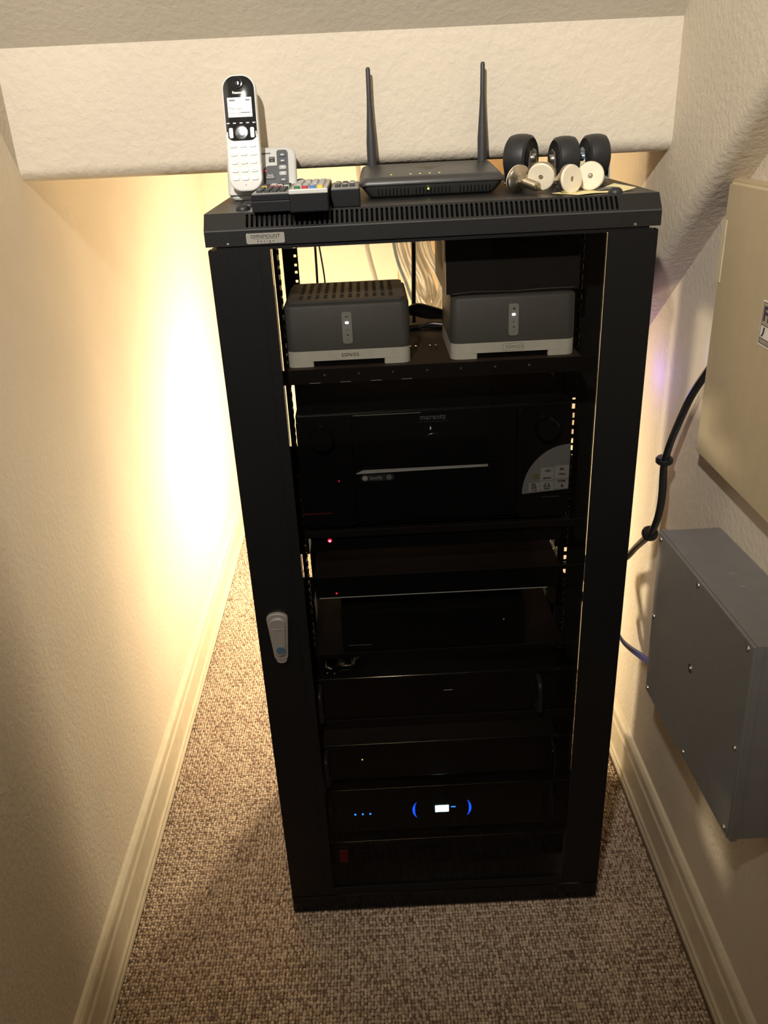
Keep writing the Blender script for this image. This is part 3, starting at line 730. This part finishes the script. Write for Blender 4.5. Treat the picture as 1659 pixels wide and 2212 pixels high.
cable('blue_patch_cable', 'pale blue cable between the white cables behind the left compact amplifier', [(-.041, 1.0, 1.60), (-.034, 1.0, 1.30), (-.021, 1.0, 1.112), (.010, .99, 1.010), (.032, .99, .904), (.020, 1.0, .535), (.0, 1.0, .003)], .0042, 'bluesteel')
cable('loose_white_cable', 'single white cable hanging left of the white cable bundle', [(-.113, 1.05, 1.60), (-.101, 1.05, 1.30), (-.0904, 1.05, 1.12), (-.062, 1.05, .97), (-.043, 1.06, .682), (-.04, 1.06, .003)], .0062, 'whitecable')
cable('thin_black_wire', 'left of two thin black wires hanging behind the left amplifier', [(-.190, .56, 1.265), (-.1915, .56, 1.15), (-.1925, .56, 1.02), (-.19, .56, .5), (-.185, .56, .002)], .0024, 'blackcable')
cable('thin_black_wire', 'right, bowed one of two thin black wires hanging behind the left amplifier', [(-.1835, .57, 1.265), (-.1845, .57, 1.20), (-.1775, .57, 1.12), (-.1790, .57, 1.05), (-.182, .57, .5), (-.18, .57, .002)], .0016, 'blackcable')
cable('mains_cable', 'black power cord hanging straight between the two compact amplifiers', [(-.0105, .30, 1.262), (-.0110, .30, 1.20), (-.0135, .295, 1.12), (-.0150, .28, 1.092)], .0038, 'blackcable')
t = thing('plug', 'thick black power plug lying across the gap between the two compact amplifiers', 'plug', (0, 0, 0))
bm = tube(bmesh.new(), [(-.025, .235, 1.121), (-.012, .235, 1.1225), (.006, .235, 1.118), (.030, .235, 1.113)], lambda s: .0075+.004*math.sin(s*3.0), 10, 5)
obj('plug_body', bm, 'blackcable', t, smooth=True)
obj('cord', tube(bmesh.new(), [(.028, .235, 1.1135), (.034, .215, 1.10), (.030, .213, 1.09)], .0035, 8, 5), 'blackcable', t, smooth=True)
cable('audio_cable', 'thin black cord curving over the shelf between the two compact amplifiers', [(-.024, .23, 1.0915), (-.008, .225, 1.0955), (.010, .22, 1.1015), (.032, .216, 1.100)], .0030, 'blackcable')
cable('audio_cable', 'black cord lying flat on the shelf between the two compact amplifiers', [(-.027, .25, 1.0895), (-.005, .256, 1.0895), (.012, .250, 1.0895), (.030, .235, 1.0895)], .0038, 'blackcable')
t = thing('cable_tangle', 'tangle of white cable ends glimpsed at the right below the receiver', 'cable')
for i in range(7):
    a = rng.random()
    obj('cable', tube(bmesh.new(), [(.278, .415, .5195), (.268+.014*a, .40, .530+.004*i), (.264+.024*rng.random(), .37+.02*rng.random(), .560+.012*rng.random()), (.262+.016*rng.random(), .36+.03*rng.random(), .600), (.268, .39, .641)], .0024, 6, 5), 'whitecable', t, smooth=True)
# clear bag curl left on the middle shelf
bm = bmesh.new(); rows = []
for i in range(13):
    u = i/12; row = []
    for j in range(6):
        v = j/5
        row.append(bm.verts.new((-.205+.068*u+.004*math.sin(9*u+5*v), .060+.075*v, .5205+.004+.022*(u**3)*(1.2-v)+.003*math.sin(14*u+6*v)+.003*math.sin(11*v))))
    rows.append(row)
for a, b in zip(rows, rows[1:]):
    for j in range(5): bm.faces.new((a[j], a[j+1], b[j+1], b[j]))
o = obj('plastic_wrap', bm, 'blackgloss', smooth=True)
sm = o.modifiers.new('thickness', 'SOLIDIFY'); sm.thickness = .0008
tag(o, 'crumpled dark plastic wrap lying on the handled power amplifier', 'plastic')

# ------------------------------------------------------------------ things on the rack
TOP = 1.3086
# phone base
t = thing('answering_machine_base', 'silver cordless phone base with black button panel leaning at the rack top left', 'phone base', (-.2405, .183, TOP+.0026), (math.radians(-25), 0, 0))
H = .0765
obj('base_body', rslab(bmesh.new(), -.0520, .0520, .0, H, .014, 0, .012, .004, 8, back=.006), 'silver', t, smooth=True)
obj('stand_foot', prism(bmesh.new(), [(.0110, .0062), (.028, .0136), (.036, .019), (.0110, .060)], -.040, .040, 'x'), 'silver', t)
pan = obj('button_panel', prism(bmesh.new(), rrect(.0025, .0400, .010, .0475, .009, 4, (1, .7, 0, 1)), -.0012, .0005, 'y'), 'btn', t); pan['label'] = 'black button panel'
obj('button_column', prism(bmesh.new(), rrect(.0235, .0402, .0472, .0705, .005, 4, (0, 0, 1, .7)), -.0012, .0005, 'y'), 'btn', t)
for i, z in enumerate((.0625, .0535, .0440, .0350, .0255, .0160)):
    k = obj('button', prism(bmesh.new(), rrect(.0265, .0372, z-.0030, z+.0030, .0015), -.0026, -.0012, 'y', bev=.0005), 'btnlight' if i in (2, 3) else 'btn', t)
    obj('button_mark', bx(.0295, .0345, -.0029, -.0025, z-.0004, z+.0010), 'whiteink', k)
k = obj('button', prism(bmesh.new(), rrect(.0060, .0195, .0270, .0345, .002), -.0026, -.0012, 'y', bev=.0005), 'btn', t)
text('lettering', 'ERASE', .0032, 'whiteink', k, (.0128, -.0028, .0325)); text('lettering', 'ON/OFF', .0032, 'whiteink', k, (.0128, -.0028, .0294))
text('lettering', 'PLAY/STOP', .0034, 'whiteink', t, (.0130, -.0015, .0150), bold=.0001)
k = obj('button', prism(bmesh.new(), rrect(.0060, .0200, .0175, .0235, .002), -.0024, -.0012, 'y', bev=.0005), 'btn', t)
dot(t, 'message_light', .0062, .0400, -.0012, 'ledred', .0011)
text('lettering', 'Panasonic', .0040, 'ink', t, (.0065, -.0003, .0665), bold=.0001)
lg = obj('logo_plate', bx(.0115, .0205, -.0004, .0002, .0530, .0610), 'ink', t)
text('lettering', 'DECT', .0030, 'silver', lg, (.0160, -.0007, .0588)); text('lettering', '6.0', .0026, 'silver', lg, (.0160, -.0007, .0550))
obj('cradle_lip', prism(bmesh.new(), rrect(-.0490, .0010, .0045, .012, .003), -.006, .0005, 'y', bev=.0015), 'silver', t)
# handset
hs = thing('cordless_handset', 'white cordless phone handset with a black face standing in its base', 'phone', (-.2605, .1575, TOP+.0155), (math.radians(-12.2), 0, 0))
HW, HL = .0242, .157
obj('handset_body', rslab(bmesh.new(), -HW, HW, 0, HL, .0190, 0, .022, .0026, 10, back=.006), 'whitephone', hs, smooth=True)
face = obj('face_plate', rslab(bmesh.new(), -.0220, .0220, .0690, HL-.0024, .0172, -.0012, .0012, .0008, 10, (.62, .62, 1, 1)), 'phoneface', hs, smooth=True); face['label'] = 'glossy black upper face'
ep = obj('earpiece', lathe(bmesh.new(), [(.0075, 0), (.0075, .0008), (.0064, .0012), (.0060, .0002), (.003, .0002), (0, .0010)], (0, -.0012, .1450), (0, -1, 0), 28), 'phoneface', hs, smooth=True)
obj('earpiece_slot', bx(-.0008, .0008, -.0026, -.0018, .1425, .1470), 'whiteink', hs)
text('lettering', 'Panasonic', .0046, 'whiteink', hs, (0, -.0014, .1325), bold=.0002)
sc = obj('screen', bx(-.0172, .0172, -.0016, -.0011, .1002, .1262), 'screen', hs); sc['label'] = 'lit pale screen'
text('lettering', 'Messages', .0052, 'greyink', sc, (-.0155, -.0018, .1115), align='LEFT')
text('lettering', 'New msg', .0040, 'greyink', sc, (-.0155, -.0018, .1060), align='LEFT')
text('lettering', '12', .0040, 'greyink', sc, (-.0155, -.0018, .1020), align='LEFT')
obj('highlight_bar', bx(.0005, .0150, -.0018, -.0015, .1052, .1066), 'greyink', sc)
obj('status_icons', bx(-.0145, -.0060, -.0018, -.0015, .1214, .1236), 'greyink', sc); obj('status_icons', bx(.0085, .0150, -.0018, -.0015, .1214, .1236), 'greyink', sc)
for x in (-.0185, -.0095, 0, .0095, .0185): obj('soft_key', prism(bmesh.new(), rrect(x-.0022, x+.0022, .0916, .0930, .0006), -.0018, -.0011, 'y'), 'whiteink', hs)
for sx in (-1, 1):
    obj('side_key', prism(bmesh.new(), rrect(sx*.0152-.0027, sx*.0152+.0027, .0725, .0860, .0012), -.0022, -.0011, 'y', bev=.0004), 'whitephone', hs)
    obj('edge_key', prism(bmesh.new(), rrect(sx*.0205-.0007, sx*.0205+.0007, .0740, .0810, .0005), -.0018, -.0011, 'y'), 'whiteink', hs)
obj('navigation_pad', lathe(bmesh.new(), [(.0098, 0), (.0098, .0014), (.0086, .0018), (.0082, .0010), (.0050, .0012), (.0046, .0022), (0, .0024)], (0, -.0011, .0793), (0, -1, 0), 28), 'padchrome', hs, smooth=True)
nums = ('1', '2', '3', '4', '5', '6', '7', '8', '9', '*', '0', '#', '', '', '')
for r_ in range(5):
    for c_ in range(3):
        x = (c_-1)*.0140; z = .0630-r_*.0112
        k = obj('key', prism(bmesh.new(), rrect(x-.0048, x+.0048, z-.0030, z+.0030, .0018), -.0016, .0002, 'y', bev=.0006), 'whitephone', hs)
        if nums[r_*3+c_]: text('digit', nums[r_*3+c_], .0040, 'btnlight', k, (x, -.0018, z))
dot(hs, 'microphone_hole', 0, .0085, .0002, 'ink', .0007)
# cord behind the remotes
cable('phone_power_cord', 'black cord emerging on the right behind the silver phone base', [(-.205, .232, TOP+.010), (-.186, .222, TOP+.022), (-.172, .215, TOP+.016), (-.158, .216, TOP+.0042), (-.140, .228, TOP+.004), (-.12, .27, TOP+.004)], .0030, 'blackcable')

def remote(label, x0, x1, y0, y1, h, body, top, lipmat, rows, tilt=0.0, split=False):
    w = x1-x0
    t = thing('remote_control', label, 'remote', ((x0+x1)/2, y0, TOP), (0, 0, tilt), 'remotes lying on the rack top')
    d = y1-y0
    if split:
        obj('lower_shell', bx(-w/2, w/2, 0, d, .0, h*.58, bev=.0008), body, t)
        obj('upper_shell', bx(-w/2, w/2, -.0003, d, h*.585, h-.0015, bev=.0008), body, t)
    else: obj('shell', bx(-w/2, w/2, 0, d, .0, h-.0015, bev=.0014), body, t)
    obj('face_plate', bx(-w/2+.001, w/2-.001, .0005, d-.001, h-.0035, h, bev=.001), top, t)
    if lipmat: obj('front_lip', bx(-w/2, w/2, -.0012, .004, h-.0055, h+.0004, bev=.0012), lipmat, t)
    for y, hh, ks in rows:
        n = len(ks); p = (w-.010)/n
        for i, kmat in enumerate(ks):
            if not kmat: continue
            cx = -w/2+.005+p*(i+.5)
            obj('button', prism(bmesh.new(), rrect(cx-p*.36, cx+p*.36, y, y+hh, min(p*.2, hh*.3)), h, h+.0028, 'z'), kmat, t)
    return t
remote('leftmost remote, dark with four charcoal buttons across its near end', -.2360, -.1855, .006, .150, .0235, 'remotebody', 'remotetop', None, split=True, rows=
       [(.008+.016*i, .010, ['btn']*4) for i in range(4)] + [(.075, .009, ['yellow', 'red', 'red', 'whiteink']), (.092, .009, ['btn', 'btnlight', 'whiteink', 'green']), (.110, .010, ['btn', 'whiteink', 'btn', 'btn'])])
remote('middle remote with a silver face and a green, red, blue and yellow button row', -.1850, -.1350, -.016, .150, .0275, 'remotebody', 'remotesilver', 'silver',
       [(.012, .011, ['green', 'red', 'blue', 'yellow']), (.032, .014, [None, 'btnlight', 'btnlight', 'btnlight']), (.055, .014, ['btnlight', 'btnlight', None, 'btnlight']), (.078, .014, ['btnlight', None, 'btnlight', 'btnlight']), (.100, .014, ['btnlight']*4), (.122, .012, ['btnlight']*4)])
remote('small rightmost remote, plain black box end with dark square buttons', -.1330, -.0945, .020, .120, .0245, 'remotebody', 'remotetop', None,
       [(.010, .012, ['btn', 'btn', 'btn']), (.030, .010, ['btn', 'btnlight', 'btn']), (.048, .009, ['beigebox', 'btn', 'whiteink']), (.066, .010, ['btn', 'btn', 'btn'])])

# router
t = thing('wifi_router', 'black router with two upright antennas in the middle of the rack top', 'router', (.0085, .112, TOP), (0, 0, math.radians(0.5)))
def shell():
    bm = bmesh.new(); secs = []
    # stations from bottom to top: half-widths, y front, y back, z front, z back
    st = [(.088, .010, .110, .0006, .0006), (.0915, .006, .116, .004, .004), (.1000, .0005, .120, .0150, .0150), (.1030, -.001, .121, .0175, .0175), (.1030, -.001, .121, .0195, .0195),
          (.1015, .0000, .120, .0230, .026), (.0975, .0040, .1185, .0270, .0365), (.0935, .0085, .117, .0285, .0388)]
    for hw, y0, y1, zf, zb in st:
        pl = rrect(-hw, hw, y0, y1, .010, 4)
        secs.append([bm.verts.new((a, b, zf+(zb-zf)*(b-y0)/(y1-y0))) for a, b in pl])
    for a, b in zip(secs, secs[1:]):
        for i in range(len(a)): bm.faces.new((a[i], a[(i+1) % len(a)], b[(i+1) % len(a)], b[i]))
    bm.faces.new(secs[0][::-1]); bm.faces.new(secs[-1]); return bm
obj('router_shell', shell(), 'router', t, smooth=True)
obj('seam_groove', bx(-.1020, .1020, -.0014, -.0006, .0170, .0176), 'dark', t)
for g in range(3):
    for i in range(9 if g != 1 else 10):
        x = (-.0767, -.0230, .0396)[g]+i*.0053
        obj('front_vent', prism(bmesh.new(), [(.0053, .0040), (.0012, .0125), (.0030, .0125), (.0070, .0040)], x-.0005, x+.0005, 'x'), 'dark', t)
def rz(y): return .0285+(.0388-.0285)*(y-.0085)/(.117-.0085)
for x in (-.0571, -.0295, -.0158, -.0020, .0118): obj('status_light', prism(bmesh.new(), circle(x, .0215, .0013, 10), rz(.0215)-.0002, rz(.0215)+.0003, 'z'), 'ledgreen', t)
obj('status_light', prism(bmesh.new(), circle(-.0060, .0105, .0014, 10), -.0006, .0016, 'y'), 'ledgreen', t)
# small printed wing-shaped mark on the top
bm = bmesh.new()
for k_, (wd, y) in enumerate(((.026, .078), (.020, .070), (.011, .061))):
    vs = [bm.verts.new((a, b, rz(b)+.0004)) for a, b in ((-wd, y+.003), (-.002, y-.0035), (.002, y-.0035), (wd, y+.003), (.0, y-.0005))]
    bm.faces.new(vs)
obj('printed_mark', bm, 'gold', t)
for x in (-.0820, .0860):
    a = obj('antenna', lathe(bmesh.new(), [(.0064, 0), (.0072, .002), (.0070, .030), (.0072, .070), (.0066, .078), (.0046, .110), (.0036, .130), (.0033, .168), (.0024, .1705), (0, .1712)], n=16), 'antenna', t, (x, .1120, .0), smooth=True)
    obj('antenna_hinge', bx(x-.0068, x+.0068, .105, .119, .0320, .0385, bev=.002), 'router', t)

# casters
def caster(label, x, y, yaw, brake, fork, R=.0305, wid=.032, zc=.0375):
    t = thing('caster', label, 'caster', (x, y, TOP), (0, 0, yaw), 'loose casters on the rack top')
    prof = [(.010, -wid*.36), (R*.70, -wid*.40), (R*.84, -wid*.5), (R*.95, -wid*.42), (R, -wid*.22), (R*1.01, 0), (R, wid*.22), (R*.95, wid*.42), (R*.84, wid*.5), (R*.70, wid*.40), (.010, wid*.36)]
    obj('wheel', lathe(bmesh.new(), prof, (0, 0, zc), (1, 0, 0), 40), 'rubber', t, smooth=True)
    obj('wheel_hub', cyl(bmesh.new(), (-wid*.40, 0, zc), (wid*.40, 0, zc), .012), 'rubber', t)
    for sx in (-1, 1):
        xx = sx*(wid*.5+.0022)
        bm = prism(bmesh.new(), [(-.018, .006), (.018, .006), (.0135, zc), (.0095, zc+.010), (0, zc+.0135), (-.0095, zc+.010), (-.0135, zc)], xx-.0012, xx+.0012, 'x', bev=.0003, seg=1)
        obj('fork_plate', bm, fork, t)
        obj('axle_bolt', lathe(bmesh.new(), [(.0062, 0), (.0062, .002), (.0045, .0035), (0, .0038)], (xx+sx*.0012, 0, zc), (sx, 0, 0), 14), fork, t, smooth=True)
    obj('fork_bridge', bx(-wid*.5-.0034, wid*.5+.0034, -.016, .016, .0045, .0072, bev=.0008), fork, t)
    obj('swivel_plate', lathe(bmesh.new(), [(.019, 0), (.019, .003), (.015, .0046), (0, .0046)], n=24), fork, t, smooth=True)
    if brake:
        bm = prism(bmesh.new(), rrect(-.009, .009, 0, .030, .006), -.001, .001, 'z')
        obj('brake_pedal', bm, fork, t, (-.004, R-.006, .030), (math.radians(12), 0, 0))
    return t
caster('left black caster lying wheel-up beside the router, with a silver brake pedal', .148, .196, math.radians(-33), True, 'steel', R=.033, wid=.034, zc=.040)
caster('middle black caster lying wheel-up between the other two', .2090, .180, math.radians(8), False, 'steel')
caster('right black caster lying wheel-up, with a bluish zinc fork', .2600, .205, math.radians(8), False, 'bluesteel')

# levelling feet: built along +Z from the pad, then laid over
def foot(label, center, axis, pad):
    ax = Vector(axis).normalized()
    t = thing('leveling_foot', label, 'leveling foot', center, ax.to_track_quat('Z', 'Y').to_euler(), 'loose leveling feet on the rack top')
    t.scale = (.87, .87, .87)
    obj('foot_disc', lathe(bmesh.new(), [(.0215, 0), (.0222, .002), (.0220, .005), (.0190, .008), (.0120, .0105), (.0085, .014), (0, .014)], n=36), 'nickel', t, smooth=True)
    p = obj('foot_pad', lathe(bmesh.new(), [(0, -.0010), (.0035, -.0010), (.0040, -.0034), (.0195, -.0034), (.0212, -.002), (.0215, .0005)], n=36), 'nylon', t, smooth=True); p['label'] = 'cream nylon pad'
    obj('pad_screw', lathe(bmesh.new(), [(0, -.0026), (.0030, -.0024), (.0036, -.0012)], n=14), 'nickel', t, smooth=True)
    obj('lock_nut', lathe(bmesh.new(), [(.0118, .014), (.0118, .0215), (0, .0215)], n=6), 'nickel', t)
    bm = bmesh.new(); prof = [(.0066, .0205)]
    for i in range(16): prof += [(.0072, .0212+i*.0018), (.0067, .0221+i*.0018)]
    prof += [(.0064, .0512), (.0050, .0522), (0, .0522)]
    obj('threaded_stem', lathe(bm, prof, n=18), 'nickel', t, smooth=False)
    return t
foot('steel leveling foot with its threaded bolt pointing towards the viewer', (.1270, .100, TOP+0.0188), (.46, -.80, -.19), True)
foot('leveling foot with its cream pad facing out, leaning on the left caster', (.1560, .078, TOP+0.0214), (.32, .80, .22), True)
foot('leveling foot with its cream pad turned left, nearest the rack front edge', (.1910, .050, TOP+0.0187), (-.50, .85, -.10), True)
foot('rightmost leveling foot, cream pad with a slotted screw, on the yellow paper', (.2240, .078, TOP+0.0194), (.18, .85, -.10), True)
# yellow paper under the feet
def paper():
    bm = bmesh.new(); A, B, C_, D = Vector((.168, .060, 0)), Vector((.195, .022, 0)), Vector((.281, .052, 0)), Vector((.266, .108, 0))
    rows = []
    for i in range(11):
        row = []
        for j in range(5):
            u, v = i/10, j/4
            p = (A*(1-u)+D*u)*v+(B*(1-u)+C_*u)*(1-v)
            row.append(bm.verts.new((p.x, p.y, .0008+.006*max(0, u-.75)**1.2*4*(0.6+.4*v)+.0006*math.sin(7*u))))
        rows.append(row)
    for a, b in zip(rows, rows[1:]):
        for j in range(4): bm.faces.new((a[j], a[j+1], b[j+1], b[j]))
    return bm
pp = obj('paper_slip', paper(), 'paper', loc=(0, 0, TOP))
sm = pp.modifiers.new('thickness', 'SOLIDIFY'); sm.thickness = .0003; sm.offset = -1
tag(pp, 'yellow paper slip with dark print under the rightmost leveling feet', 'paper')
bm = bmesh.new(); vs = [bm.verts.new(v) for v in ((.232, .062, .0016), (.262, .066, .0034), (.258, .088, .0036), (.228, .088, .0018))]; bm.faces.new(vs)
obj('printed_block', bm, 'greyink', pp)

# ------------------------------------------------------------------ right wall boxes and cables
XB = .418
t = thing('wiring_panel', 'large beige wall panel with a warning label, upper right', 'wall panel', (XB, .079, .908))
L = .47; HB = .4065
def panel():
    bm = prism(bmesh.new(), [(-L, 0), (0, 0), (0, HB), (-L, HB)], 0, XR-XB-.0005, 'x')
    es = [e for e in bm.edges if all(abs(v.co.x) < 1e-5 for v in e.verts)]
    bmesh.ops.bevel(bm, geom=es, offset=.005, segments=3, affect='EDGES'); return bm
obj('panel_cover', panel(), 'beigebox', t, smooth=True)
obj('hinge_strip', bx(-.0012, .0015, -.0135, -.0022, .268, .354, bev=.0005, seg=1), 'beigelight', t)
lb = obj('warning_label', prism(bmesh.new(), [(-.2760, .2165), (-.1600, .2165), (-.1600, .2735), (-.2760, .2735)], -.0006, .0002, 'x'), 'sticker', t); lb['label'] = 'white warning label'
def lrect(y0, y1, z0, z1, m, d=.0009): return obj('label_print', bx(-d, -.0005, y0, y1, z0, z1), m, lb)
for z in (.2710, .2425, .2255, .2190): lrect(-.274, -.1620, z, z+.0007, 'ink')
lrect(-.1627, -.1620, .2190, .2717, 'ink')
lrect(-.2735, -.1628, .2433, .2708, 'badge', .0007); lrect(-.2735, -.1628, .2198, .2253, 'badge', .0007)
text('lettering', 'FIRE', .026, 'navyink', lb, (-.0009, -.1650, .2565), rot=(PI/2, 0, -PI/2), align='LEFT', bold=.0008)
# curved stroke of the pictogram, as far as the frame shows it
obj('label_symbol', tube(bmesh.new(), [(-.0010, -.1735, .2405), (-.0010, -.1730, .2360), (-.0010, -.1720, .2325), (-.0010, -.1690, .2290)], .0011, 6, 4), 'ink', lb)
XG = .3495
t = thing('junction_box', 'grey steel junction box with a screwed cover, lower right wall', 'junction box', (XG, -.003, .507), (math.radians(-3.2), 0, 0))
DG = XR-XG-.001; LG = .352; HG = .3005
obj('box_body', bx(.004, DG, -LG+.002, -.002, .002, HG-.002), 'greybox', t)
def cover():
    bm = prism(bmesh.new(), [(-LG, 0), (0, 0), (0, HG), (-LG, HG)], 0, .0125, 'x')
    es = [e for e in bm.edges if all(abs(v.co.x) < 1e-5 for v in e.verts)]
    bmesh.ops.bevel(bm, geom=es, offset=.0035, segments=3, affect='EDGES'); return bm
obj('box_cover', cover(), 'greybox', t, smooth=True)
for y, z in ((-.014, HG-.012), (-LG*.5+.004, HG-.011), (-LG+.016, HG-.012), (-.013, .012), (-.013, HG*.5), (-LG*.52, .013), (-LG+.015, HG*.47), (-LG+.014, .012)):
    obj('cover_screw', lathe(bmesh.new(), [(.0040, 0), (.0036, .0016), (.0020, .0026), (0, .0027)], (0, y, z), (-1, 0, 0), 12), 'steel', t, smooth=True)
obj('pull_latch', lathe(bmesh.new(), [(.0075, 0), (.0070, .0006), (.0035, -.0002), (.0030, .0022), (0, .0026)], (0, -LG*.5, HG*.52), (-1, 0, 0), 18), 'steel', t, smooth=True)
for y in (-.15, -.19, -.30): obj('top_knockout', lathe(bmesh.new(), [(.010, 0), (.0095, .0006), (0, .0006)], (.055, y, HG-.002), (0, 0, 1), 20), 'greybox', t, smooth=True)

cb = thing('black_cable_bundle', 'black cable bundle with ties running from the beige panel into the rack', 'cable')
core = [(.4315, .0850, 1.056), (.4300, .0930, 1.040), (.416, .116, .990), (.408, .140, .930), (.405, .158, .885), (.404, .168, .845), (.404, .163, .800), (.403, .165, .755), (.402, .190, .708), (.398, .245, .650), (.390, .300, .592), (.368, .38, .545), (.33, .468, .50), (.27, .480, .46)]
for i in range(5):
    a = 2*PI*i/5; pts = []
    for j, (x, y, z) in enumerate(core):
        s = (.0078 if 1 < j < 9 else .0062)*(1+.25*math.sin(j*1.7+i)); tw = a+.22*j
        pts.append((x+s*.6*math.cos(tw), y+s*math.cos(tw)*.8+.0, z+s*math.sin(tw)*.5))
    obj('cable', tube(bmesh.new(), pts, .0047, 8, 6), 'blackcable', cb, smooth=True)
for (x, y, z), d in (((.404, .169, .858), (0, .05, -1)), ((.402, .1955, .703), (0, .55, -.8))):
    obj('cable_tie', lathe(bmesh.new(), [(0, -.007), (.0125, -.006), (.0150, -.003), (.0150, .003), (.0125, .006), (0, .007)], (x, y, z), d, 14), 'blackcable', cb, smooth=True)
bb = thing('blue_cable_bundle', 'short blue cable curving from the rack to behind the grey junction box', 'cable')
for i in range(3):
    o_ = i*.0042
    obj('cable', tube(bmesh.new(), [(.30, .470, .455+o_), (.350, .425, .430+o_), (.402-.002*i, .352, .392+o_), (.412-.002*i, .300, .385+o_), (.420, .225, .405+o_), (.424, .150, .435+o_), (.424, .06, .50+o_)], .0036, 8, 6), 'bluecable', bb, smooth=True)
obj('cable_sleeve', tube(bmesh.new(), [(.352, .422, .432), (.385, .375, .408), (.400, .350, .397)], .0105, 10, 5), 'blackcable', bb, smooth=True)
